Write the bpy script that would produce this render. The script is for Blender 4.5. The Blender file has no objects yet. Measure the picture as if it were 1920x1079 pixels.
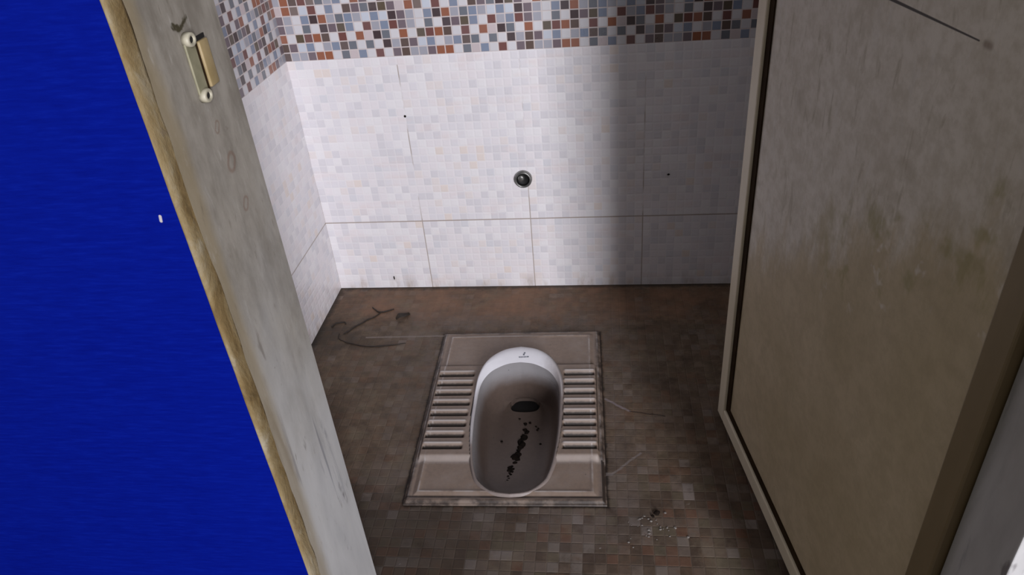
import bpy, bmesh, math, random
from mathutils import Vector, Matrix, noise as mnoise
from mathutils.bvhtree import BVHTree

random.seed(7)
S = bpy.context.scene
C = S.collection

# ------------------------------------------------------------------ constants
D = 1.7756          # back wall
XL = -0.7763        # left wall of the stall
XR = 0.74           # right wall of the stall
ZM = 0.6739         # where the mosaic border starts
ZG = 0.2189         # horizontal tile joint
TX = -0.4963        # a vertical tile joint on the back wall
TW = 0.3026         # tile width
CP = TW / 14        # mosaic chip pitch
CZ = (ZM - ZG) / 21
HT = 2.1            # wall height
JL, JR = -0.33, 0.365   # faces of the two marble jambs

# ------------------------------------------------------------------ helpers
def link(o, parent=None):
    C.objects.link(o)
    if parent: o.parent = parent
    return o

def obj(name, bm, mat, parent=None, smooth=False, recalc=True):
    if recalc: bmesh.ops.recalc_face_normals(bm, faces=bm.faces)
    me = bpy.data.meshes.new(name)
    bm.to_mesh(me); bm.free()
    if smooth:
        for p in me.polygons: p.use_smooth = True
    me.materials.append(mat)
    return link(bpy.data.objects.new(name, me), parent)

def empty(name, loc=(0, 0, 0), rz=0.0):
    o = bpy.data.objects.new(name, None)
    o.location = loc; o.rotation_euler = (0, 0, rz); o.empty_display_size = .05
    return link(o)

def tag(o, label=None, cat=None, group=None, kind=None):
    if label: o['label'] = label
    if cat: o['category'] = cat
    if group: o['group'] = group
    if kind: o['kind'] = kind
    return o

def box(bm, x0, x1, y0, y1, z0, z1, bev=0.0, seg=2):
    r = bmesh.ops.create_cube(bm, size=1)
    vs = r['verts']
    for v in vs:
        v.co = Vector(((x0 + x1) / 2 + v.co.x * (x1 - x0), (y0 + y1) / 2 + v.co.y * (y1 - y0), (z0 + z1) / 2 + v.co.z * (z1 - z0)))
    if bev > 0:
        es = list({e for v in vs for e in v.link_edges})
        bmesh.ops.bevel(bm, geom=es, offset=bev, segments=seg, affect='EDGES', profile=.5)
    return bm

def quad(bm, pts):
    bm.faces.new([bm.verts.new(p) for p in pts])

def lathe(bm, prof, M, n=40, caps=(False, False)):
    """prof: (radius, height) pairs, revolved round local z, placed by matrix M"""
    rings = []
    for r, h in prof:
        rings.append([bm.verts.new(M @ Vector((r * math.cos(2 * math.pi * i / n), r * math.sin(2 * math.pi * i / n), h))) for i in range(n)])
    for a, b in zip(rings, rings[1:]):
        for i in range(n):
            bm.faces.new((a[i], a[(i + 1) % n], b[(i + 1) % n], b[i]))
    if caps[0]: bm.faces.new(rings[0])
    if caps[1]: bm.faces.new(rings[-1])

def tube(bm, pts, rad, n=7):
    pts = [Vector(p) for p in pts]; rings = []
    for i, p in enumerate(pts):
        t = (pts[min(i + 1, len(pts) - 1)] - pts[max(i - 1, 0)]).normalized()
        a = t.cross(Vector((0, 0, 1)))
        if a.length < 1e-4: a = Vector((1, 0, 0))
        a.normalize(); b = t.cross(a)
        r = rad(i / (len(pts) - 1)) if callable(rad) else rad
        rings.append([bm.verts.new(p + a * r * math.cos(2 * math.pi * k / n) + b * r * math.sin(2 * math.pi * k / n)) for k in range(n)])
    for a, b in zip(rings, rings[1:]):
        for i in range(n): bm.faces.new((a[i], a[(i + 1) % n], b[(i + 1) % n], b[i]))
    bm.faces.new(rings[0]); bm.faces.new(rings[-1])

def smooth_path(pts, n=8):
    out = []
    P = [Vector(p) for p in pts]
    for i in range(len(P) - 1):
        a, b, c, d = P[max(i - 1, 0)], P[i], P[i + 1], P[min(i + 2, len(P) - 1)]
        for k in range(n):
            t = k / n
            out.append(.5 * ((2 * b) + (c - a) * t + (2 * a - 5 * b + 4 * c - d) * t * t + (3 * b - 3 * c + d - a) * t ** 3))
    out.append(P[-1]); return out

def lump(bm, c, r, sq=(1, 1, 1), seed=0, amp=.45):
    q = bmesh.ops.create_icosphere(bm, subdivisions=2, radius=1)
    for v in q['verts']:
        k = 1 + amp * mnoise.noise(v.co * 1.7 + Vector((seed * 3.1, seed * 1.7, seed)))
        v.co = Vector((c[0] + v.co.x * r * sq[0] * k, c[1] + v.co.y * r * sq[1] * k, c[2] + v.co.z * r * sq[2] * k))

def sstep(a, b, x):
    t = min(1, max(0, (x - a) / (b - a))); return t * t * (3 - 2 * t)

# ------------------------------------------------------------------ node helper
class N:
    def __init__(s, name):
        s.m = bpy.data.materials.new(name); s.m.use_nodes = True
        s.t = s.m.node_tree; s.t.nodes.clear()
        s.out = s.t.nodes.new('ShaderNodeOutputMaterial')
        s.b = s.t.nodes.new('ShaderNodeBsdfPrincipled')
        s.t.links.new(s.b.outputs[0], s.out.inputs[0])
        s.co = s.t.nodes.new('ShaderNodeTexCoord').outputs['Object']
        sp = s.t.nodes.new('ShaderNodeSeparateXYZ'); s.t.links.new(s.co, sp.inputs[0])
        s.x, s.y, s.z = sp.outputs
    def put(s, sock, v):
        if isinstance(v, bpy.types.NodeSocket): s.t.links.new(v, sock)
        elif isinstance(v, (tuple, list)):
            sock.default_value = tuple(v) + (1,) if (len(v) == 3 and len(sock.default_value) == 4) else v
        else: sock.default_value = v
    def m_(s, op, a, b=0.0, c=None, clamp=False):
        n = s.t.nodes.new('ShaderNodeMath'); n.operation = op; n.use_clamp = clamp
        s.put(n.inputs[0], a); s.put(n.inputs[1], b)
        if c is not None: s.put(n.inputs[2], c)
        return n.outputs[0]
    def add(s, a, b): return s.m_('ADD', a, b)
    def sub(s, a, b): return s.m_('SUBTRACT', a, b)
    def mul(s, a, b): return s.m_('MULTIPLY', a, b)
    def step(s, a, b, x, lo=0.0, hi=1.0):
        n = s.t.nodes.new('ShaderNodeMapRange'); n.interpolation_type = 'SMOOTHSTEP'
        for i, q in enumerate((x, a, b, lo, hi)): s.put(n.inputs[i], q)
        return n.outputs[0]
    def vec(s, x, y, z=0.0):
        n = s.t.nodes.new('ShaderNodeCombineXYZ')
        for i, q in enumerate((x, y, z)): s.put(n.inputs[i], q)
        return n.outputs[0]
    def noise(s, v, scale, detail=4, rough=.6, dist=0.0, color=False):
        n = s.t.nodes.new('ShaderNodeTexNoise')
        s.put(n.inputs['Vector'], v); n.inputs['Scale'].default_value = scale
        n.inputs['Detail'].default_value = detail; n.inputs['Roughness'].default_value = rough
        n.inputs['Distortion'].default_value = dist
        return n.outputs['Color' if color else 'Fac']
    def white(s, v, color=False):
        n = s.t.nodes.new('ShaderNodeTexWhiteNoise'); n.noise_dimensions = '3D'
        s.put(n.inputs['Vector'], v); return n.outputs['Color' if color else 'Value']
    def ramp(s, f, stops, mode='LINEAR'):
        n = s.t.nodes.new('ShaderNodeValToRGB'); r = n.color_ramp; r.interpolation = mode
        while len(r.elements) < len(stops): r.elements.new(.5)
        for e, (p, c) in zip(r.elements, stops): e.position = p
        for e, (p, c) in zip(r.elements, stops): e.color = tuple(c) + (1,)
        s.put(n.inputs[0], f); return n.outputs[0]
    def mix(s, f, a, b, mode='MIX'):
        n = s.t.nodes.new('ShaderNodeMix'); n.data_type = 'RGBA'; n.blend_type = mode; n.clamp_factor = True
        s.put(n.inputs[0], f); s.put(n.inputs[6], a); s.put(n.inputs[7], b); return n.outputs[2]
    def scale(s, v, k):
        n = s.t.nodes.new('ShaderNodeVectorMath'); n.operation = 'MULTIPLY'
        s.put(n.inputs[0], v); n.inputs[1].default_value = k; return n.outputs[0]
    def seg(s, px, py, a, b):
        """distance from (px,py) to the segment a-b"""
        dx, dy = b[0] - a[0], b[1] - a[1]; L2 = dx * dx + dy * dy
        qx, qy = s.sub(px, a[0]), s.sub(py, a[1])
        t = s.m_('MULTIPLY', s.add(s.mul(qx, dx), s.mul(qy, dy)), 1 / L2, clamp=True)
        ex, ey = s.sub(qx, s.mul(t, dx)), s.sub(qy, s.mul(t, dy))
        return s.m_('SQRT', s.add(s.mul(ex, ex), s.mul(ey, ey))), t
    def done(s, col, rough=.5, metal=0.0, bump=None, bstr=.3, bdist=.002, spec=.5, coat=0.0):
        s.put(s.b.inputs['Base Color'], col); s.put(s.b.inputs['Roughness'], rough)
        s.put(s.b.inputs['Metallic'], metal); s.put(s.b.inputs['Specular IOR Level'], spec)
        if coat: s.put(s.b.inputs['Coat Weight'], coat); s.b.inputs['Coat Roughness'].default_value = .12
        if bump is not None:
            n = s.t.nodes.new('ShaderNodeBump'); n.inputs['Strength'].default_value = bstr
            n.inputs['Distance'].default_value = bdist; s.put(n.inputs['Height'], bump)
            s.t.links.new(n.outputs[0], s.b.inputs['Normal'])
        return s.m

# ------------------------------------------------------------------ tiled wall materials
PAL = {'w': (.69, .68, .71), 'W': (.58, .62, .70), 'l': (.38, .385, .44), 'b': (.22, .265, .36), 'g': (.155, .17, .20),
       'm': (.165, .125, .145), 'n': (.115, .078, .066), 'd': (.060, .038, .040), 'o': (.105, .078, .048),
       'r': (.30, .105, .052), 'k': (.165, .060, .050), 'p': (.60, .52, .53), 't': (.20, .155, .14)}
ROWS = ["rrwgpbwkwmnllm",
        "wlbngwgwdlnmWb",
        "rnwkwrpdgwrwok",
        "wdmobwklbkmlwg",
        "drlgblWbWdmlwb",
        "kwbwnmgdompntW"[:11] + "rtW",
        "tglbwrmwnblrnk"]

def chip_edge(n, f):
    """0 at the chip's edge, 1 in its middle, from the fractional coordinate f"""
    return n.m_('SUBTRACT', 1.0, n.m_('MULTIPLY', n.m_('ABSOLUTE', n.sub(f, .5)), 2.0))

def wall_material(name, p_axis, origin, moff, sign=1):
    n = N(name)
    p = {'x': n.x, 'y': n.y}[p_axis]
    a = n.mul(n.sub(p, origin), sign / CP)
    b = n.mul(n.sub(n.z, ZM), 1 / CZ)
    col, row = n.m_('FLOOR', a), n.m_('FLOOR', b)
    fa, fb = n.m_('FRACT', a), n.m_('FRACT', b)
    ea, eb = chip_edge(n, fa), chip_edge(n, fb)
    e = n.m_('MINIMUM', ea, eb)
    # --- pale relief tile
    cell = n.vec(col, row, 3.3)
    wn = n.white(cell)
    tint = n.ramp(wn, [(0, (.80, .765, .79)), (.30, (.76, .74, .775)), (.52, (.82, .80, .82)), (.72, (.71, .69, .725)),
                       (.88, (.79, .735, .73)), (.94, (.70, .695, .735)), (.98, (.79, .71, .67))], 'CONSTANT')
    patch = n.noise(n.vec(n.mul(a, .35), n.mul(b, .9), 0), .5, 2)
    tint = n.mix(n.step(.52, .75, patch, 0, .5), tint, (.79, .69, .68))
    pale = n.mix(n.step(.0, .22, e, .45, 0), tint, (.86, .84, .85))
    # --- mosaic border
    am = n.mul(n.sub(p, origin + moff * CP * sign), sign / CP)
    fm = n.m_('FRACT', am)
    cm = n.m_('FLOORED_MODULO', n.m_('FLOOR', am), 14.0)
    rm = n.m_('FLOORED_MODULO', row, 7.0)
    mos = None
    f14 = n.mul(n.add(cm, .5), 1 / 14)
    for k, s in enumerate(ROWS):
        r = n.ramp(f14, [(i / 14, PAL[ch]) for i, ch in enumerate(s)], 'CONSTANT')
        mos = r if mos is None else n.mix(n.m_('GREATER_THAN', rm, k - .5), mos, r)
    var = n.white(n.vec(n.m_('FLOOR', am), row, 9.1))
    mos = n.mix(n.mul(var, .16), mos, (.30, .28, .31))
    em = n.m_('MINIMUM', chip_edge(n, fm), eb)
    mos = n.mix(n.step(.06, .17, em, 1, 0), mos, (.63, .56, .55))
    ismos = n.m_('GREATER_THAN', b, 0.0)
    colr = n.mix(ismos, pale, mos)
    # --- joints between the big tiles
    ta = n.m_('FRACT', n.mul(a, 1 / 14)); tb = n.m_('FRACT', n.mul(b, 1 / 21))
    da = n.mul(n.m_('MINIMUM', ta, n.sub(1.0, ta)), TW)
    db = n.mul(n.m_('MINIMUM', tb, n.sub(1.0, tb)), ZM - ZG)
    jn = n.noise(n.co, 9, 3)
    low = n.m_('LESS_THAN', n.z, ZM - .02)
    vj = n.mul(n.step(.0006, .0019, da, 1, 0), n.step(.42, .62, n.add(jn, n.step(.45, .0, n.z, 0, .25))))
    joint = n.mul(n.m_('MAXIMUM', n.mul(vj, .8), n.step(.0008, .0024, db, .85, 0)), low)
    colr = n.mix(joint, colr, (.33, .26, .215))
    # grime along the foot of the wall, a few brown drips
    gn = n.noise(n.scale(n.co, (1, 1, .35)), 26, 5)
    colr = n.mix(n.mul(n.step(.06, .0, n.z), n.step(.45, .75, gn, 0, .7)), colr, (.42, .33, .26))
    dirt = n.noise(n.co, 5, 6, .65)
    colr = n.mix(n.step(.55, .8, dirt, 0, .18), colr, (.50, .44, .38))
    bump = n.mix(ismos, n.vec(n.step(0, .45, e), 0, 0), n.vec(n.step(.04, .22, em), 0, 0))
    rgh = n.step(0, 1, dirt, .18, .5)
    return n.done(colr, rgh, bump=bump, bstr=.55, bdist=.003)

M_back = wall_material('tiled_back_wall', 'x', TX, 4.8)
M_left = wall_material('tiled_left_wall', 'y', D - .0, 3.0, -1)
M_right = wall_material('tiled_right_wall', 'y', D, 6.0, -1)

# ------------------------------------------------------------------ pan placement (used by the floor too)
PC = (-0.2073, 1.2571); PR = 0.0244; PU, PW = .2043, .2855

def floor_material():
    n = N('mosaic_floor')
    a = n.mul(n.sub(n.x, TX), 1 / CP); b = n.mul(n.sub(D, n.y), 1 / CP)
    col, row = n.m_('FLOOR', a), n.m_('FLOOR', b)
    fa, fb = n.m_('FRACT', a), n.m_('FRACT', b)
    e = n.m_('MINIMUM', chip_edge(n, fa), chip_edge(n, fb))
    wn = n.white(n.vec(col, row, 1.7))
    c = n.ramp(wn, [(0, (.085, .062, .048)), (.2, (.125, .095, .078)), (.36, (.062, .044, .036)), (.5, (.15, .12, .105)),
                    (.62, (.13, .066, .046)), (.74, (.10, .086, .062)), (.86, (.19, .165, .15)), (.93, (.055, .038, .034)), (.97, (.24, .21, .20))], 'CONSTANT')
    c = n.mix(n.step(.03, .14, e, .5, 0), c, (.12, .10, .085))
    # worn film of mud: thick round the pan, thinner towards the door
    big = n.noise(n.co, 3.1, 5, .6)
    fine = n.noise(n.co, 38, 5, .7)
    film = n.ramp(fine, [(.25, (.052, .033, .020)), (.5, (.122, .084, .055)), (.75, (.205, .146, .100))])
    front = n.step(.95, 1.15, n.add(n.y, n.mul(n.sub(big, .5), .35)), .34, .8)
    c = n.mix(n.m_('MULTIPLY', front, n.step(.2, .6, big, .6, 1.0)), c, film)
    blot = n.noise(n.co, 8.5, 6, .72, .3)
    c = n.mix(n.step(.50, .66, blot, 0, .6), c, (.050, .034, .022))
    c = n.mix(n.step(.46, .32, blot, 0, .45), c, (.185, .150, .105))
    c = n.mix(n.mul(n.step(.52, .66, n.noise(n.vec(n.y, n.z, n.x), 15, 5, .7)), .35), c, (.14, .075, .045))
    # rust tinted mud in the back corner strip
    ru = n.mul(n.step(1.56, 1.66, n.add(n.y, n.mul(n.sub(fine, .5), .08))), n.step(.38, .6, n.noise(n.co, 6, 4), .15, .75))
    c = n.mix(ru, c, n.mix(fine, (.12, .062, .034), (.32, .18, .115)))
    # dark grime hugging the skirting and the pan
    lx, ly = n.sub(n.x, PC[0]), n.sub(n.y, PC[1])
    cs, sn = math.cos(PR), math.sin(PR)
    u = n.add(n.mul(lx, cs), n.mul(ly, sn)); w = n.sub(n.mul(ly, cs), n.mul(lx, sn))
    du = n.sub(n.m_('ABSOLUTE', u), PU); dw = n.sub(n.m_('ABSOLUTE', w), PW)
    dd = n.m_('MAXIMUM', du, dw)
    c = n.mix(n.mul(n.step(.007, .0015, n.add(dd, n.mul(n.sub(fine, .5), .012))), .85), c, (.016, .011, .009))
    # pale cement smeared round the pan
    cem = n.mul(n.step(.16, .02, n.add(dd, n.mul(n.sub(big, .5), .2))), n.step(.35, .7, n.noise(n.co, 14, 6, .7), .0, .55))
    cem = n.mul(cem, n.step(.004, .01, dd))
    c = n.mix(cem, c, (.17, .14, .125))
    ln = n.mul(n.step(.0045, .0015, n.m_('ABSOLUTE', n.add(n.sub(w, PW - .003), n.mul(n.sub(fine, .5), .006)))), n.m_('LESS_THAN', n.m_('ABSOLUTE', n.add(u, .30)), .12))
    c = n.mix(n.mul(ln, .55), c, (.26, .22, .20))
    for (p, q, wd, colr) in (((.003, 1.29), (.06, 1.25), .004, (.25, .21, .22)), ((.06, 1.25), (.13, 1.235), .003, (.02, .014, .012)),
                             ((.013, 1.06), (.075, 1.12), .0035, (.22, .19, .18)), ((.0, 1.06), (.013, 1.06), .006, (.22, .19, .18))):
        d, _ = n.seg(n.add(n.x, n.mul(n.sub(big, .5), .05)), n.add(n.y, n.mul(n.sub(fine, .5), .01)), p, q)
        c = n.mix(n.step(wd, wd * .3, d, 0, .7), c, colr)
    dm = n.add(n.add(n.x, n.mul(n.y, .25)), n.mul(n.sub(big, .5), .5))
    dm = n.mul(n.step(.16, -.12, dm), n.step(1.06, .93, n.add(n.y, n.mul(n.sub(fine, .5), .12))))
    c = n.mix(n.mul(dm, .62), c, (.034, .025, .018))
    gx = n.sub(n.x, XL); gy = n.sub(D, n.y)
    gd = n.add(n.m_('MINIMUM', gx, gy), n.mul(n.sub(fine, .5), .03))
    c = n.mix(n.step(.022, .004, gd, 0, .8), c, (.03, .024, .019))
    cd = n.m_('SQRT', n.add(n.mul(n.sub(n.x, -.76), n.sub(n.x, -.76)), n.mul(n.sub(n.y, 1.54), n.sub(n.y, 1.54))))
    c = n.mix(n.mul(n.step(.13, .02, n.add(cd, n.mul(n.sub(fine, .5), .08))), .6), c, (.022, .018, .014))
    c = n.mix(n.step(.73, .78, n.noise(n.co, 95, 2), 0, .7), c, (.012, .009, .008))
    c = n.mix(n.mul(n.step(.72, .77, n.noise(n.vec(n.y, n.x, n.z), 60, 2), 0, .6), n.step(1.05, .9, n.y)), c, (.34, .31, .29))
    rgh = n.step(.3, .7, fine, .42, .7)
    h = n.add(n.mul(n.step(0, .2, e), .4), n.mul(fine, .6))
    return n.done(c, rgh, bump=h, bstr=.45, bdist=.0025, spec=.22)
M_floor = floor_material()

def blue_material():
    n = N('blue_paint')
    fib = n.noise(n.scale(n.co, (1, 1, 9)), 46, 4, .6)
    big = n.noise(n.co, 3.0, 4, .5)
    c = n.ramp(fib, [(.25, (.0008, .0045, .150)), (.55, (.0010, .0065, .185)), (.8, (.0018, .010, .225))])
    c = n.mix(n.step(.4, .75, big, 0, .25), c, (.0016, .011, .25))
    # a chip in the paint
    d, _ = n.seg(n.x, n.z, (-.3489, .9030), (-.3496, .8987))
    c = n.mix(n.step(.0016, .0008, d), c, (.45, .42, .42))
    return n.done(c, .55, bump=fib, bstr=.06, bdist=.002, spec=.04)

def white_wall_material():
    n = N('whitewashed_wall')
    f = n.noise(n.co, 20, 5)
    return n.done(n.ramp(f, [(.3, (.72, .74, .78)), (.7, (.80, .82, .86))]), .6, bump=f, bstr=.1)

def marble_material(name, stain):
    n = N(name)
    v = n.scale(n.co, (1, 1, .16))
    warp = n.noise(v, 18, 5, .6, 1.2)
    vein = n.noise(n.scale(n.co, (1, 1, .11)), 34, 6, .62, .8)
    c = n.ramp(warp, [(.25, (.37, .375, .385)), (.5, (.47, .47, .475)), (.75, (.55, .55, .55))])
    c = n.mix(n.step(.56, .68, vein, 0, .75), c, (.22, .225, .255))
    c = n.mix(n.mul(n.step(.66, .74, n.noise(n.scale(n.co, (1, 1, .3)), 42, 3)), .7), c, (.11, .10, .11))
    # brown handling grime, heaviest at hand height
    g = n.noise(n.scale(n.co, (1, 1, .5)), 13, 5, .65)
    lvl = n.step(.35, .95, n.add(n.z, n.mul(n.sub(g, .5), .5)), .0, stain)
    c = n.mix(lvl, c, n.mix(n.step(.3, .7, n.noise(n.scale(n.co, (1, 1, .4)), 30, 6, .7)), (.145, .122, .088), (.29, .26, .215)))
    sp = n.noise(n.co, 85, 3)
    c = n.mix(n.step(.70, .78, sp, 0, .55), c, (.12, .095, .075))
    return n, c, g

def marble_left():
    n, c, g = marble_material('stained_marble', .85)
    # putty smears beside the plaster edge
    e = n.add(n.sub(n.y, .513), n.mul(n.sub(g, .5), .03))
    c = n.mix(n.step(.02, .002, e, 0, .6), c, (.27, .21, .115))
    # chipped hollow above the keeper and rusty spots under it
    rag = n.noise(n.co, 120, 4, .7)
    d, _ = n.seg(n.y, n.z, (.561, 1.0315), (.569, 1.0275)); d2, _ = n.seg(n.y, n.z, (.568, 1.0270), (.584, 1.0325))
    d = n.m_('MINIMUM', d, n.add(d2, .0008))
    c = n.mix(n.step(.0040, .0018, n.add(d, n.mul(n.sub(rag, .5), .008))), c, (.05, .042, .022))
    sc = n.noise(n.scale(n.co, (1, 1, .22)), 130, 4, .7)
    c = n.mix(n.mul(n.step(.60, .72, sc, 0, .5), n.step(.35, .6, n.noise(n.co, 9, 3))), c, (.13, .105, .08))
    c = n.mix(n.step(.42, .28, sc, 0, .3), c, (.50, .48, .45))
    for y, z, r in ((.585, .905, .006), (.588, .862, .004), (.579, .94, .003)):
        d, _ = n.seg(n.y, n.z, (y, z), (y + .003, z + .004))
        ring = n.mul(n.step(r * 1.5, r, d), n.step(r * .4, r * .9, d))
        c = n.mix(n.mul(ring, .45), c, (.16, .08, .05))
    return n.done(c, n.step(0, 1, g, .3, .55), bump=g, bstr=.1)

def marble_right():
    n, c, g = marble_material('grey_marble', .55)
    return n.done(c, .4, bump=g, bstr=.1)

def plaster_material():
    n = N('yellowed_plaster')
    v = n.scale(n.co, (1, 1, .5))
    f = n.noise(v, 26, 6, .65, .4)
    g = n.noise(n.co, 75, 4)
    c = n.ramp(f, [(.30, (.085, .056, .024)), (.42, (.175, .120, .052)), (.54, (.225, .170, .088)), (.68, (.31, .27, .195))])
    c = n.mix(n.step(.6, .72, g, 0, .6), c, (.17, .13, .085))
    c = n.mix(n.step(.6, .2, n.z, 0, .45), c, (.38, .33, .25))
    return n.done(c, .75, bump=n.add(f, n.mul(g, .5)), bstr=.7, bdist=.004, spec=.2)

def door_panel_material():
    n = N('cream_door_skin')
    # local x: hinge (0) to free edge (.70); local z: height
    s = n.sub(.70, n.x)
    drip = n.noise(n.scale(n.co, (1, 1, .24)), 52, 5, .62, .6)
    big = n.noise(n.co, 6, 5, .6)
    jag = n.noise(n.scale(n.co, (1, 1, .35)), 15, 5, .7)
    up = n.ramp(big, [(.3, (.64, .585, .50)), (.7, (.74, .69, .61))])
    dn = n.ramp(big, [(.3, (.48, .395, .25)), (.7, (.60, .50, .345))])
    lim = n.add(n.add(.41, n.mul(s, .60)), n.mul(n.sub(jag, .5), .34))
    edge = n.sub(n.z, lim)
    c = n.mix(n.step(-.035, .05, edge), dn, up)
    mot = n.noise(n.co, 42, 6, .7)
    c = n.mix(n.step(.35, .68, mot, 0, .38), c, (.34, .28, .17))
    c = n.mix(n.step(.62, .74, n.noise(n.co, 11, 4), 0, .3), c, (.30, .25, .16))
    # olive damp patches at the tide line
    tide = n.mul(n.step(.075, .01, n.m_('ABSOLUTE', edge)), n.mul(n.step(.47, .62, n.noise(n.co, 17, 3)), n.step(.25, .38, s)))
    c = n.mix(n.mul(tide, .65), c, (.30, .26, .10))
    pale = n.mul(n.step(.05, .01, n.m_('ABSOLUTE', n.add(edge, .035))), n.mul(n.step(.60, .68, n.noise(n.co, 23, 3)), n.step(.3, .4, s)))
    c = n.mix(n.mul(pale, .6), c, (.74, .70, .65))
    up_only = n.step(-.02, .05, edge)
    c = n.mix(n.mul(n.step(.57, .70, drip, 0, .55), up_only), c, (.33, .28, .18))
    c = n.mix(n.mul(n.step(.45, .30, drip, 0, .35), up_only), c, (.68, .65, .61))
    # long scratch
    d, t = n.seg(s, n.z, (.34, .951), (.535, .9465))
    c = n.mix(n.step(.0026, .0014, n.add(d, n.mul(t, .0012))), c, (.03, .022, .012))
    d, _ = n.seg(s, n.z, (.545, .946), (.552, .946))
    c = n.mix(n.step(.006, .001, d, 0, .6), c, (.17, .095, .045))
    return n.done(c, .5, bump=n.add(drip, n.mul(big, .5)), bstr=.18, bdist=.002, spec=.3)

def plain(name, a, b, scale=20, rough=.5, stretch=(1, 1, 1), bstr=.1, metal=0.0, spec=.5):
    n = N(name); f = n.noise(n.scale(n.co, stretch), scale, 5, .6)
    return n.done(n.ramp(f, [(.3, a), (.7, b)]), rough, metal=metal, bump=f, bstr=bstr, bdist=.001, spec=spec)

M_blue, M_white, M_marbL, M_marbR, M_plaster = blue_material(), white_wall_material(), marble_left(), marble_right(), plaster_material()
M_skin = door_panel_material()
M_stile = plain('cream_door_frame', (.70, .62, .46), (.80, .72, .56), 14, .45, (1, 1, .3))
M_hstile = plain('brown_door_frame', (.17, .125, .06), (.235, .175, .095), 14, .5, (1, 1, .3))  # darker, browner tone for the hinge side stile
M_dkbrown = plain('dark_brown_matt', (.022, .012, .006), (.042, .025, .011), 30, .9, spec=.08)
M_metal = plain('dull_metal', (.15, .15, .142), (.30, .295, .285), 60, .38, metal=.75)
M_black = plain('black_hollow', (.004, .004, .004), (.008, .007, .007), 20, .7)
M_keep = plain('aged_plastic', (.36, .33, .24), (.47, .44, .35), 90, .5)
M_keep2 = plain('olive_plate', (.20, .19, .12), (.27, .25, .165), 90, .5)
M_keep3 = plain('yellowed_plastic', (.27, .20, .09), (.35, .265, .14), 60, .5)
M_mud = plain('black_mud', (.005, .0035, .003), (.018, .012, .009), 120, .95, spec=.1)
M_twig = plain('dark_fibre', (.010, .006, .004), (.028, .018, .012), 80, .7)
M_leaf = plain('dead_leaf_skin', (.016, .010, .006), (.04, .026, .015), 70, .7)
M_grit = plain('pale_grit', (.15, .13, .12), (.28, .26, .24), 120, .7)
M_ink = plain('grey_print', (.13, .14, .17), (.17, .18, .21), 60, .4)

# ------------------------------------------------------------------ the setting
def struct(name, bm, mat, parent=None, smooth=False, recalc=True):
    o = obj(name, bm, mat, parent, smooth, recalc)
    if not parent: o['kind'] = 'structure'
    return o

# floor slab with a pit under the pan
bm = bmesh.new()
cs, sn = math.cos(PR), math.sin(PR)
def pw(u, w, z=0): return (PC[0] + cs * u - sn * w, PC[1] + sn * u + cs * w, z)
hole = [pw(-PU + .012, -PW + .012), pw(PU - .012, -PW + .012), pw(PU - .012, PW - .012), pw(-PU + .012, PW - .012)]
X0, X1, Y0, Y1 = -1.7, 1.5, -1.6, D + .1
outer = [(X0, Y0, 0), (X1, Y0, 0), (X1, Y1, 0), (X0, Y1, 0)]
vo = [bm.verts.new(p) for p in outer]; vh = [bm.verts.new(p) for p in hole]
vb = [bm.verts.new((p[0], p[1], -.22)) for p in hole]
for i in range(4):
    j = (i + 1) % 4
    bm.faces.new((vo[i], vo[j], vh[j], vh[i]))
    bm.faces.new((vh[i], vh[j], vb[j], vb[i]))
bm.faces.new(vb)
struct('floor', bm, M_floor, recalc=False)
for p in bpy.data.objects['floor'].data.polygons: pass

bm = bmesh.new(); box(bm, XL - .1, XR + .1, D, D + .1, -.02, HT); struct('wall_back', bm, M_back)
bm = bmesh.new(); box(bm, XL - .1, XL, .634, D, -.02, HT); struct('wall_left', bm, M_left)
bm = bmesh.new(); box(bm, XR, XR + .1, .60, D, -.02, HT); struct('wall_right', bm, M_right)
bm = bmesh.new(); box(bm, -1.7, JL - .0205, .4895, .634, -.02, HT); box(bm, JL - .0205, JL - .0035, .4895, .5045, -.02, HT); struct('wall_front_left', bm, M_blue)
bm = bmesh.new(); box(bm, JR + .02, 1.5, .4615, .60, -.02, HT); struct('wall_front_right', bm, M_white)
bm = bmesh.new(); box(bm, JL - .02, JL, .505, .638, 0, HT, .0012); struct('trim_1', bm, M_marbL)
bm = bmesh.new(); box(bm, JR, JR + .02, .4600, .545, 0, HT, .0012); struct('trim_2', bm, M_marbR)

# rough plaster arris between the blue paint and the marble
bm = bmesh.new()
nz = 260; rings = []
for i in range(nz + 1):
    z = HT * i / nz
    def nn(k, s=9.0): return mnoise.noise(Vector((k * 7.3, 1.3 * k, z * s))) + .5 * mnoise.noise(Vector((k * 3.3, 4.1, z * s * 4)))
    xe = JL - .0030 + .0012 * nn(1, 5)
    prof = [(xe - .001, .4897), (xe, .4888 + .0003 * nn(2)), (JL - .0016 + .0006 * nn(3), .4893 + .0006 * nn(4)),
            (JL - .0002 + .0004 * nn(5), .4925 + .0008 * nn(6)), (JL + .0001 + .0003 * nn(7), .4990 + .001 * nn(8)),
            (JL + .0001 + .0002 * nn(9), .5060 + .0015 * nn(10)), (JL - .0002, .5115 + .0035 * nn(11)), (JL - .002, .5115), (xe - .001, .505)]
    rings.append([bm.verts.new((a, b, z)) for a, b in prof])
for a, b in zip(rings, rings[1:]):
    k = len(a)
    for i in range(k): bm.faces.new((a[i], a[(i + 1) % k], b[(i + 1) % k], b[i]))
bm.faces.new(rings[0]); bm.faces.new(rings[-1])
struct('trim_3', bm, M_plaster, smooth=True)

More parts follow.
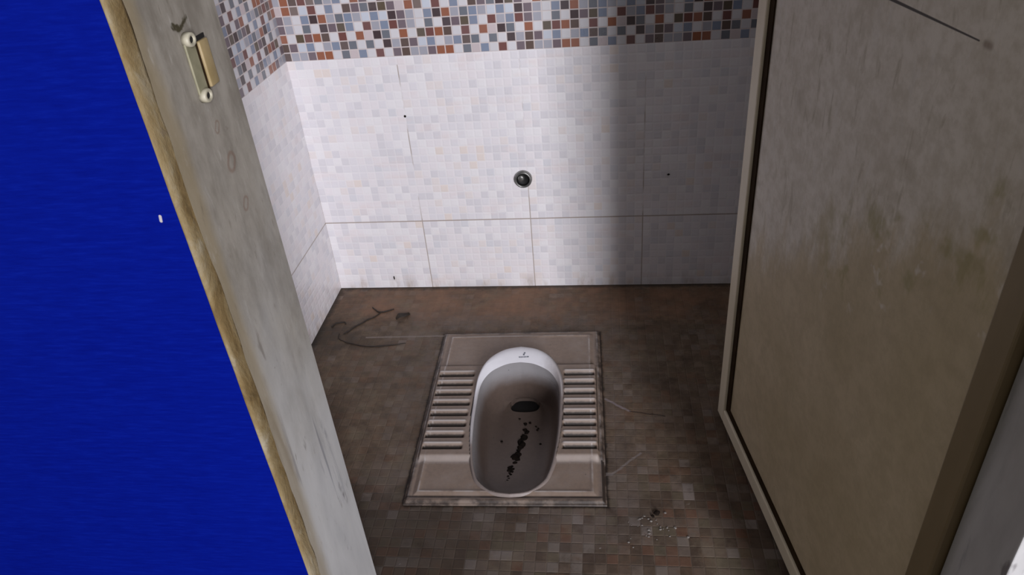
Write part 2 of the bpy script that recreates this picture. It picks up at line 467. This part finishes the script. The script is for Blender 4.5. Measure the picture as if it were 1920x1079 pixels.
# ------------------------------------------------------------------ the door, swung inwards
ta = Vector((.15745, -.98753, 0))            # from the free edge to the hinge
fe = Vector((.2472, 1.2382, 0))
hp = fe + ta * .70
ang = math.atan2(-ta.y, -ta.x)               # local +x runs from hinge to free edge
dr = empty('door_1', hp, ang); dr['kind'] = 'structure'
# the face seen from the doorway is the one towards local +y
W, Z0, Z1 = .70, .015, 2.02
bm = bmesh.new(); box(bm, .004, W - .004, -.030, -.0075, Z0 + .004, Z1 - .004); obj('panel', bm, M_skin, dr)
ST = .036
bm = bmesh.new(); box(bm, W - ST, W, -.032, 0, Z0, Z1, .0025); obj('stile', bm, M_stile, dr)
bm = bmesh.new(); box(bm, 0, .034, -.032, .003, Z0, Z1, .0025); o = obj('stile', bm, M_hstile, dr); o['label'] = 'darker brown stile on the hinge side'
bm = bmesh.new(); box(bm, .0342, W - ST - .0002, -.032, 0, Z0, Z0 + .034, .0025); obj('bottom_rail', bm, M_stile, dr)
bm = bmesh.new(); box(bm, .0342, W - ST - .0002, -.032, 0, Z1 - .034, Z1, .0025); obj('top_rail', bm, M_stile, dr)
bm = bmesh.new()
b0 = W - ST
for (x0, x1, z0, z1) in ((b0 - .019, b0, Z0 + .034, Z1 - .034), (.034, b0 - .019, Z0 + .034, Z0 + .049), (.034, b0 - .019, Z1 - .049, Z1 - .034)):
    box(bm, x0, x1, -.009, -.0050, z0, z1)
o = obj('inset', bm, M_dkbrown, dr); o['label'] = 'dark brown inset inside the door frame'  # dark brown strip along the inner step of the frame
for z in (.22, 1.72):
    bm = bmesh.new(); lathe(bm, [(.004, z), (.004, z + .08)], Matrix.Translation((-.0045, -.006, 0)), 14, (True, True))
    box(bm, -.0035, .004, -.0085, -.0035, z, z + .08)
    obj('hinge', bm, M_metal, dr)

# ------------------------------------------------------------------ squat toilet pan
def ceramic(name, clean, dirt, build, dark=None):
    n = N(name)
    big = n.noise(n.co, 16, 5, .65); fine = n.noise(n.co, 110, 5, .7)
    mask = build(n, big, fine)
    base = n.mix(n.step(.3, .8, big, 0, .3), clean, tuple(q * .8 for q in clean))
    d = n.mix(fine, dirt, tuple(q * 2.1 for q in dirt))
    c = n.mix(mask, base, d)
    if dark: c = n.mix(dark(n, big, fine), c, (.028, .019, .015))
    c = n.mix(n.step(.71, .77, n.noise(n.co, 70, 3), 0, .75), c, (.02, .014, .011))
    return n.done(c, n.step(0, 1, mask, .12, .5), bump=fine, bstr=.08, bdist=.001)

def plate_mask(n, big, fine):
    hi = n.step(.0192, .0218, n.add(n.z, n.mul(n.sub(big, .5), .002)))
    ri = n.step(-.186, -.176, n.add(n.y, n.mul(n.sub(fine, .5), .006)))
    ri = n.mul(ri, n.step(-.160, -.168, n.y))
    ed = n.m_('MINIMUM', n.sub(PU, n.m_('ABSOLUTE', n.x)), n.sub(PW, n.m_('ABSOLUTE', n.y)))
    ln = n.m_('MAXIMUM', n.step(.0028, .0008, n.m_('ABSOLUTE', n.sub(ed, .0075))), n.step(.0028, .0008, n.m_('ABSOLUTE', n.sub(ed, .0275))))
    ln = n.mul(ln, n.mul(n.step(.35, .6, n.noise(n.co, 25, 4)), n.m_('GREATER_THAN', n.y, -.27)))
    hi = n.m_('MAXIMUM', hi, n.mul(ln, .75))
    return n.m_('SUBTRACT', n.step(.15, .6, n.add(big, n.mul(n.sub(fine, .5), .3)), .78, .97), n.add(n.mul(hi, .60), n.mul(ri, .30)), clamp=True)
def plate_dark(n, big, fine):
    """black muck and painted shade in the footrest grooves, muck along the rim of the plate"""
    ed = n.m_('MINIMUM', n.sub(PU, n.m_('ABSOLUTE', n.x)), n.sub(PW, n.m_('ABSOLUTE', n.y)))
    g = n.mul(n.step(.0180, .0135, n.add(n.z, n.mul(n.sub(fine, .5), .004))), n.m_('GREATER_THAN', n.y, -.150))  # groove muck, with the shade of the ribs put into the colour
    g = n.mul(g, n.mul(n.m_('LESS_THAN', n.y, .125), n.m_('LESS_THAN', n.m_('ABSOLUTE', n.x), .1925)))
    e = n.mul(n.step(.016, .003, n.add(ed, n.mul(n.sub(big, .5), .03))), n.step(.35, .6, n.noise(n.co, 30, 5), .25, .95))
    fr = n.mul(n.step(.0045, .001, n.m_('ABSOLUTE', n.sub(n.add(n.y, PW), .0155))), n.step(.3, .6, n.noise(n.co, 22, 4), .75, .98))
    bk = n.mul(n.step(.0045, .001, n.m_('ABSOLUTE', n.sub(n.y, .1375))), n.step(.35, .6, n.noise(n.co, 22, 4), .4, .9))  # shade of the step behind the footrests, painted in
    cr = n.mul(n.step(.0050, .002, n.m_('ABSOLUTE', n.sub(n.x, .1985))), n.m_('LESS_THAN', n.add(n.y, n.mul(n.sub(fine, .5), .03)), -.172))  # dark line down the right edge, front part only
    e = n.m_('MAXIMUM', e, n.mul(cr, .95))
    q = n.m_('MAXIMUM', n.mul(g, .9), n.m_('MAXIMUM', e, n.m_('MAXIMUM', fr, bk)))
    return q
CL = (.56, .525, .515)
M_plate = ceramic('soiled_ceramic', CL, (.145, .105, .080), plate_mask, plate_dark)
def rim_mask(n, big, fine):
    lo = n.step(.030, .012, n.add(n.z, n.mul(n.sub(big, .5), .010)), .04, .55)
    side = n.step(.055, .105, n.add(n.x, n.mul(n.sub(big, .5), .04)), 0, .62)
    fr = n.step(-.09, -.20, n.add(n.y, n.mul(n.sub(big, .5), .05)), 0, .92)
    return n.m_('MINIMUM', n.add(n.add(lo, side), fr), .9)
M_rim = ceramic('glazed_ceramic', (.76, .755, .80), (.115, .085, .070), rim_mask)
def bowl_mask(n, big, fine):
    a = n.step(.022, -.040, n.add(n.z, n.mul(n.sub(big, .5), .03)), .30, .97)  # darker downward: brown stain plus the bowl's shade put into the colour
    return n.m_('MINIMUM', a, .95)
M_bowl = ceramic('stained_shaded_bowl', (.40, .40, .42), (.066, .044, .033), bowl_mask)  # greyed ceramic, the shade under the hood is painted in

pan = empty('squat_toilet', (PC[0], PC[1], 0), PR)
tag(pan, 'white ceramic squat toilet pan set in the dirty mosaic floor', 'toilet')

UC = .0110
LIP = [(-.265, 0), (-.2615, .026), (-.253, .046), (-.230, .068), (-.205, .078), (-.171, .0855), (-.12, .0915), (-.06, .095), (0, .0955), (.04, .0935), (.066, .0865), (.088, .071), (.102, .050), (.111, .027), (.1145, 0)]
OUT = [(-.2715, 0), (-.268, .029), (-.259, .051), (-.236, .0745), (-.210, .0855), (-.172, .0945), (-.12, .102), (-.06, .1075), (0, .1085), (.045, .107), (.085, .104), (.125, .094), (.160, .074), (.186, .041), (.197, 0)]
NC = 14
def dense(tab, n=6):
    pts = smooth_path([(h, w, 0) for w, h in tab], n)
    return [(max(p.x, 0), p.y) for p in pts]
lipH, outH = dense(LIP), dense(OUT)
def closed(H):   # right side front->back, then left side back->front
    return [(UC + h, w) for h, w in H] + [(UC - h, w) for h, w in reversed(H[1:-1])]
lipC, outC = closed(lipH), closed(outH)
NT = len(lipC)
ZP = .0105
def zlip(w): return .0135 + .004 * sstep(-.25, -.12, w) + .045 * sstep(0, .2, w)

# rim and hood
bm = bmesh.new(); rings = []
NV = 18
for k in range(NV + 1):
    v = k / NV; ring = []
    for (lu, lw), (ou, ow) in zip(lipC, outC):
        zl = zlip(lw); back = sstep(-.02, .11, lw)
        z = (ZP - .003) + (zl - ZP + .003) * (1 - (1 - v) ** 2.3) + (.0012 + .002 * sstep(-.25, -.10, lw) + .016 * back) * math.sin(math.pi * min(1, v * 1.02)) ** 1.3
        if v > .9: z -= (.0015 + .001 * back) * ((v - .9) / .1) ** 2
        ring.append(bm.verts.new((ou + (lu - ou) * v, ow + (lw - ow) * v, z)))
    rings.append(ring)
for a, b in zip(rings, rings[1:]):
    for i in range(NT): bm.faces.new((a[i], a[(i + 1) % NT], b[(i + 1) % NT], b[i]))
rim_bvh = BVHTree.FromBMesh(bm)
rim_edge = [v.co.copy() for v in rings[-1]]
o = obj('rim', bm, M_rim, pan, True); o['label'] = 'clean white rim rising into a hood at the back'

# bowl
def zfloor(w): return -.034 - .052 * sstep(-.27, .10, w)
TAB = [(1, 1, 0), (.992, .995, .06), (.975, .985, .2), (.945, .965, .42), (.90, .935, .64), (.835, .89, .82), (.74, .81, .93), (.63, .68, .98), (.52, .48, 1), (.45, .28, 1), (.41, .15, 1), (.395, .118, 1)]
def tab(t):
    x = t * (len(TAB) - 1); i = min(int(x), len(TAB) - 2); f = x - i
    P = [Vector(TAB[max(0, min(len(TAB) - 1, j))]) for j in (i - 1, i, i + 1, i + 2)]
    a, b, c, d = P
    return .5 * ((2 * b) + (c - a) * f + (2 * a - 5 * b + 4 * c - d) * f * f + (3 * b - 3 * c + d - a) * f ** 3)
bm = bmesh.new(); rings = []
NB = 44
for k in range(NB + 1):
    su, sw, fr = tab(k / NB); ring = []
    fr = max(0, min(1, fr))
    for i, (lu, lw) in enumerate(lipC):
        wb = .124 - sw * (.124 - lw)
        wb += .012 * fr * sstep(.06, .11, lw)
        ub = UC + .006 * (1 - su) + su * (lu - UC)
        zt = rim_edge[i].z
        ring.append(bm.verts.new((ub, wb, zt + (zfloor(wb) - zt) * fr)))
    rings.append(ring)
last = [v.co.copy() for v in rings[-1]]
for dz, sc in ((-.006, .95), (-.03, .9), (-.07, .88)):
    cu = sum(p.x for p in last) / NT; cw = sum(p.y for p in last) / NT
    rings.append([bm.verts.new((cu + (p.x - cu) * sc, cw + (p.y - cw) * sc, p.z + dz)) for p in last])
for a, b in zip(rings, rings[1:]):
    for i in range(NT): bm.faces.new((a[i], b[i], b[(i + 1) % NT], a[(i + 1) % NT]))
o = obj('bowl', bm, M_bowl, pan, True, recalc=False); o['label'] = 'brown stained and shade-darkened bowl of the squat toilet'
bm = bmesh.new()
ring = [bm.verts.new((cu + (p.x - cu) * .93, cw + (p.y - cw) * .93, p.z - .012)) for p in last]
bm.faces.new(ring)
ring2 = [bm.verts.new((v.co.x, v.co.y, v.co.z - .02)) for v in ring]
for i in range(NT): bm.faces.new((ring[i], ring[(i + 1) % NT], ring2[(i + 1) % NT], ring2[i]))
o = obj('drain_hole', bm, M_black, pan); o['label'] = 'black drain opening at the back of the bowl'

# flat plate and the two ribbed footrests, one height function
def hgt(u, w):
    au = abs(u)
    ed = min(PU - au, PW - abs(w))
    z = .0030 + .0075 * sstep(0, .017, ed)
    # outer bead and inner groove of the border
    z += .0030 * math.exp(-((ed - .007) / .0035) ** 2)
    z -= .0022 * math.exp(-((ed - .0165) / .0035) ** 2)
    z += .0022 * math.exp(-((ed - .0275) / .004) ** 2)
    pl = .004 * sstep(.139, .147, w) * sstep(.020, .028, ed)
    z += pl * .3
    inf = sstep(-.178, -.162, w) * (1 - sstep(.132, .137, w)) * sstep(.010, .016, PU - au)
    z = z * (1 - inf) + .0190 * inf
    if inf > .5:
        s0, s1 = (-.191, -.098) if u < 0 else (.112, .191)
        env = sstep(s0, s0 + .008, u) * (1 - sstep(s1 - .008, s1, u))
        if env > 0:
            for k in range(8):
                q = w - (.1035 - .0343 * k)
                if -.014 < q < .018:
                    z -= env * .0080 * sstep(-.0125, -.0095, q) * (1 - sstep(-.0030, .0050, q))
                    z += env * .0030 * math.exp(-((q - .0065) / .0038) ** 2)
    return max(z, .001)

def inside_outer(u, w, sc=.965):
    # point in the outer contour shrunk a little
    h = None
    w2 = (w + .04) / sc - .04; u2 = (u - UC) / sc
    for (h0, w0), (h1, w1) in zip(outH, outH[1:]):
        if min(w0, w1) <= w2 <= max(w0, w1) and w1 != w0:
            h = h0 + (h1 - h0) * (w2 - w0) / (w1 - w0); break
    return h is not None and abs(u2) < h
NU, NW = 230, 380
us = [-PU + 2 * PU * i / NU for i in range(NU + 1)]; ws = [-PW + 2 * PW * j / NW for j in range(NW + 1)]
def region(u, w):
    if inside_outer(u, w): return None
    if -.1515 < w < .1435 and abs(u) < PU - .0125 and abs(u - UC) > .09: return 'L' if u < 0 else 'R'
    return 'P'
bms = {k: bmesh.new() for k in 'PLR'}; cache = {k: {} for k in 'PLR'}
Zc = [[hgt(u, w) for w in ws] for u in us]
def gv(k, i, j):
    c = cache[k]
    if (i, j) not in c: c[(i, j)] = bms[k].verts.new((us[i], ws[j], Zc[i][j]))
    return c[(i, j)]
for i in range(NU):
    for j in range(NW):
        k = region((us[i] + us[i + 1]) / 2, (ws[j] + ws[j + 1]) / 2)
        if k: bms[k].faces.new((gv(k, i, j), gv(k, i + 1, j), gv(k, i + 1, j + 1), gv(k, i, j + 1)))
# skirt of the plate down to the floor
P = bms['P']
bd = [(i, 0) for i in range(NU)] + [(NU, j) for j in range(NW)] + [(i, NW) for i in range(NU, 0, -1)] + [(0, j) for j in range(NW, 0, -1)]
lowv = [P.verts.new((us[i], ws[j], -.004)) for i, j in bd]
for a in range(len(bd)):
    b = (a + 1) % len(bd)
    P.faces.new((gv('P', *bd[a]), lowv[a], lowv[b], gv('P', *bd[b])))
obj('plate', bms['P'], M_plate, pan, True, recalc=False)
obj('footrest', bms['L'], M_plate, pan, True, recalc=False)
obj('footrest', bms['R'], M_plate, pan, True, recalc=False)

# printed mark on the hood
def on_rim(u, w):
    h = rim_bvh.ray_cast(Vector((u, w, .3)), Vector((0, 0, -1)))
    return h[0] + Vector((0, 0, .0006)) if h[0] else Vector((u, w, .06))
bm = bmesh.new()
def mark(u0, u1, w0, w1, n=4):
    vs = [[bm.verts.new(on_rim(u0 + (u1 - u0) * i / n, w0 + (w1 - w0) * j / 2)) for j in range(3)] for i in range(n + 1)]
    for i in range(n):
        for j in range(2): bm.faces.new((vs[i][j], vs[i + 1][j], vs[i + 1][j + 1], vs[i][j + 1]))
for u0, u1 in ((.0075, .0105), (.0115, .0145), (.0155, .018), (.019, .022), (.023, .026), (.027, .0315)): mark(u0, u1, .1235, .1262)
mark(.0175, .0215, .1285, .1322); mark(.0195, .0235, .1325, .1355)
o = obj('printed_mark', bm, M_ink, pan, recalc=False); o['label'] = 'small grey printed maker mark'

# ------------------------------------------------------------------ crumbs of mud in the bowl
def pan_pt(u, w, z): return pw(u, w, z)
bm = bmesh.new()
path = [(.030, .035), (.021, .028), (.024, .006), (.020, -.010), (.024, -.022), (.014, -.040), (.018, -.055), (.012, -.075), (.010, -.095), (.004, -.100), (.012, -.115), (.004, -.135), (.000, -.150), (.002, -.165), (-.004, -.185), (-.006, -.205), (-.010, -.225)]
for i, (u, w) in enumerate(smooth_path([(a, b, 0) for a, b in path], 3)[i2][:2] for i2 in range(len(path) * 3 - 2)):
    if random.random() < .12: continue
    r = random.uniform(.0030, .0066) * (1.15 if -.13 < w < -.02 else .85)
    lump(bm, pan_pt(u + random.uniform(-.004, .004), w, zfloor(w) + .0012), r, (1.2, 1.1, .5), i)
for u, w in ((.052, .012), (.046, .02), (.05, .006), (.005, .05), (-.03, -.04), (-.012, -.235), (.03, -.236), (.012, -.237), (.06, -.05)):
    lump(bm, pan_pt(u, w, zfloor(w) + .002), random.uniform(.002, .0035), (1.3, 1, .5), u * 99)
o = obj('mud_crumbs', bm, M_mud, None, True); tag(o, 'black streak of mud crumbs along the toilet bowl', 'dirt', kind='stuff')

# grit on the floor at the front right of the pan
bm = bmesh.new()
def W2(x, y, z=.001): return (x, y, z)
for i in range(34):
    x = random.gauss(.075, .028); y = random.gauss(.935, .022)
    lump(bm, (x, y, .0008), random.uniform(.0008, .0024), (1.2, 1, .4), i)
o = obj('pale_grit', bm, M_grit, None, True); tag(o, 'pale grit scattered on the floor in front of the toilet', 'grit', kind='stuff')

# dark clod, leaf, tangled root strand, wall specks
bm = bmesh.new(); lump(bm, (.098, .962, .003), .0055, (1.1, .9, .7), 4)
lump(bm, (.090, .955, .002), .003, (1.1, .9, .7), 6)
o = obj('mud_clod', bm, M_mud, None, True); tag(o, 'dark clod lying on the mosaic floor near the door', 'dirt')

bm = bmesh.new()
nl = 14
L = []
for i in range(nl + 1):
    t = i / nl; wd = .011 * math.sin(math.pi * min(1, t * .95 + .03)) ** .7
    cpt = Vector((-.566 + .030 * t, 1.605 + .032 * t, .004 + .004 * math.sin(t * 5)))
    sd = Vector((-.03, .028, 0)).normalized() * -1
    L.append([bm.verts.new(cpt + sd * wd * q + Vector((0, 0, .004 * q * q + .001 * math.sin(9 * t + q)))) for q in (-1, -.5, 0, .5, 1)])
for a, b in zip(L, L[1:]):
    for i in range(4): bm.faces.new((a[i], a[i + 1], b[i + 1], b[i]))
o = obj('dead_leaf', bm, M_leaf, None, True)
m = o.modifiers.new('thickness', 'SOLIDIFY'); m.thickness = .0015; m.offset = 1
tag(o, 'small dark crumpled leaf on the floor behind the toilet', 'leaf')

def strand(name, pts, r, label):
    bm = bmesh.new()
    p = smooth_path([(x, y, r * .8 + z) for x, y, z in pts], 8)
    p = [q + Vector((.002 * mnoise.noise(q * 60), .002 * mnoise.noise(q * 60 + Vector((5, 1, 2))), 0)) for q in p]
    tube(bm, p, lambda t: r * (.55 + .45 * math.sin(math.pi * min(1, .12 + .8 * t)) + .45 * mnoise.noise(Vector((t * 22, r * 900, 0)))))
    o = obj(name, bm, M_twig, None, True); return tag(o, label, 'twig', 'bits of root in the back corner')
strand('root_strand', [(-.652, 1.669, 0), (-.634, 1.651, 0), (-.6194, 1.6452, 0), (-.604, 1.65, 0), (-.588, 1.660, 0)], .0022, 'short forked dark root strand nearest the back wall')
strand('root_strand', [(-.621, 1.645, 0), (-.632, 1.625, 0), (-.6486, 1.6095, 0), (-.664, 1.592, 0), (-.6778, 1.5771, 0), (-.688, 1.558, 0), (-.700, 1.543, 0)], .0021, 'long dark root strand running from the fork towards the left wall')
strand('root_strand', [(-.712, 1.545, 0), (-.7072, 1.5239, 0), (-.690, 1.511, 0), (-.6712, 1.5025, 0), (-.6313, 1.4907, 0), (-.595, 1.488, 0), (-.5593, 1.4928, 0), (-.5181, 1.502, 0)], .0016, 'thin curved root strand bowing towards the toilet')
strand('root_strand', [(-.745, 1.575, 0), (-.735, 1.592, 0), (-.716, 1.598, 0), (-.706, 1.588, 0)], .0022, 'little hooked root strand against the left wall')

for x, z, r, sq, lab in ((-.497, .522, .0032, (1, .5, 1), 'tiny dark speck high on the back wall at upper left'),
                         (-.6075, .034, .0038, (.5, .5, 1.7), 'tiny dark upright speck low on the back wall near the left corner'),
                         (.172, .338, .0030, (1.2, .5, .8), 'tiny dark speck on the back wall near the open door')):
    bm = bmesh.new(); lump(bm, (x, D - .001, z), r, sq, x * 10)
    o = obj('speck', bm, M_mud, None, True); tag(o, lab, 'speck', 'dark specks on the tiled back wall')

# ------------------------------------------------------------------ flush pipe stub in the back wall
PX, PZ = -.2052, .3385
root = empty('wall_pipe_outlet', (PX, D, PZ)); tag(root, 'round grey metal pipe outlet sticking out of the tiled back wall', 'pipe')
Mx = Matrix.Rotation(math.pi / 2, 4, 'X')      # local z -> -y
bm = bmesh.new()
lathe(bm, [(.0165, .001), (.0165, .008), (.0172, .0105), (.0190, .0118), (.0215, .0112), (.0232, .0085), (.0236, .004), (.0238, 0), (.0165, .001)], Mx, 48)
obj('collar', bm, M_metal, root, True)
bm = bmesh.new(); lathe(bm, [(.0164, .0095), (.0160, .003), (.0155, .0012), (.0005, .0010)], Mx, 40)
obj('bore', bm, M_black, root, True)
bm = bmesh.new(); lathe(bm, [(.0085, .0012), (.0088, .010), (.0078, .0128), (.004, .0136), (.0002, .0138)], Matrix.Translation((-.0050, 0, .0052)) @ Mx, 24)
obj('spindle', bm, M_metal, root, True)

# ------------------------------------------------------------------ bolt keeper on the left jamb
ky = .5733
root = empty('bolt_keeper', (JL, ky, .9955)); tag(root, 'broken beige bolt keeper screwed to the left marble jamb', 'door bolt keeper')
bm = bmesh.new(); box(bm, 0, .0022, -.0068, .0085, -.0235, .0225, .0008); obj('back_plate', bm, M_keep2, root)
Mk = Matrix.Rotation(math.pi / 2, 4, 'Y')      # local z -> +x
for z in (.0225, -.0232):
    bm = bmesh.new()
    M0 = Matrix.Translation((0, 0, z)) @ Mk
    pro = [(.0036, .002), (.0036, .0052), (.0042, .0060), (.0064, .0058), (.0072, .0050), (.0076, 0), (.0036, .002)]
    lathe(bm, pro, M0, 28)
    for v in bm.verts: v.co.z = z + (v.co.z - z) * .78
    b = obj('screw_boss', bm, M_keep, root, True)
    bm = bmesh.new(); lathe(bm, [(.0036, .0044), (.0002, .0042)], M0, 20)
    for v in bm.verts: v.co.z = z + (v.co.z - z) * .78
    obj('screw_hole', bm, M_black, b)
bm = bmesh.new(); box(bm, 0, .0014, .0088, .0128, -.0215, .0215); o = obj('slot', bm, M_dkbrown, root); o['label'] = 'dark slot beside the yellowed strip'
bm = bmesh.new(); box(bm, 0, .0036, .0130, .0285, -.0205, .0175, .0014, 3); o = obj('striker_strip', bm, M_keep3, root, True); o['label'] = 'yellowed raised strip'
bm = bmesh.new(); box(bm, 0, .0012, .0125, .0285, .0178, .0212); obj('gap', bm, M_black, root)

# ------------------------------------------------------------------ light
def area(name, loc, aim, sx, sy, power, col):
    l = bpy.data.lights.new(name, 'AREA'); l.shape = 'RECTANGLE'; l.size = sx; l.size_y = sy; l.energy = power; l.color = col
    o = bpy.data.objects.new(name, l); o.location = loc
    o.rotation_euler = (Vector(aim) - Vector(loc)).to_track_quat('-Z', 'Y').to_euler(); C.objects.link(o)
    return o
# daylight from the open outer doorway behind the viewer
area('daylight_doorway', (1.27, -2.40, 1.40), (-.2, 1.6, .30), .42, 2.30, 172, (.955, .945, 1.0))
area('fill_left_wall', (1.0, 1.0, 3.2), (-.6, 1.2, .3), 1.0, 1.0, 9, (.95, .97, 1.0))  # added unseen fill that brightens the left wall
w = bpy.data.worlds.new('world'); S.world = w; w.use_nodes = True
w.node_tree.nodes['Background'].inputs[0].default_value = (1.0, .955, .91, 1)
w.node_tree.nodes['Background'].inputs[1].default_value = .17

# ------------------------------------------------------------------ camera
f, yaw, pitch, roll, h = 1375.24, -.1465, .5720, -.0916, 1.15
cy, sy, cp, sp = math.cos(yaw), math.sin(yaw), math.cos(pitch), math.sin(pitch)
fw = Vector((sy * cp, cy * cp, -sp)); rt = Vector((cy, -sy, 0)); up = rt.cross(fw)
c_, s_ = math.cos(roll), math.sin(roll)
r2 = rt * c_ + up * s_; u2 = up * c_ - rt * s_
M = Matrix((r2, u2, -fw)).transposed().to_4x4(); M.translation = Vector((0, 0, h))
cam = bpy.data.cameras.new('camera'); cam.sensor_width = 36; cam.lens = f / 1920 * 36; cam.clip_start = .02
co = bpy.data.objects.new('camera', cam); co.matrix_world = M; C.objects.link(co); S.camera = co

S.view_settings.view_transform = 'Standard'; S.view_settings.look = 'None'
S.view_settings.gamma = 1; S.view_settings.exposure = 0; S.view_settings.use_curve_mapping = False
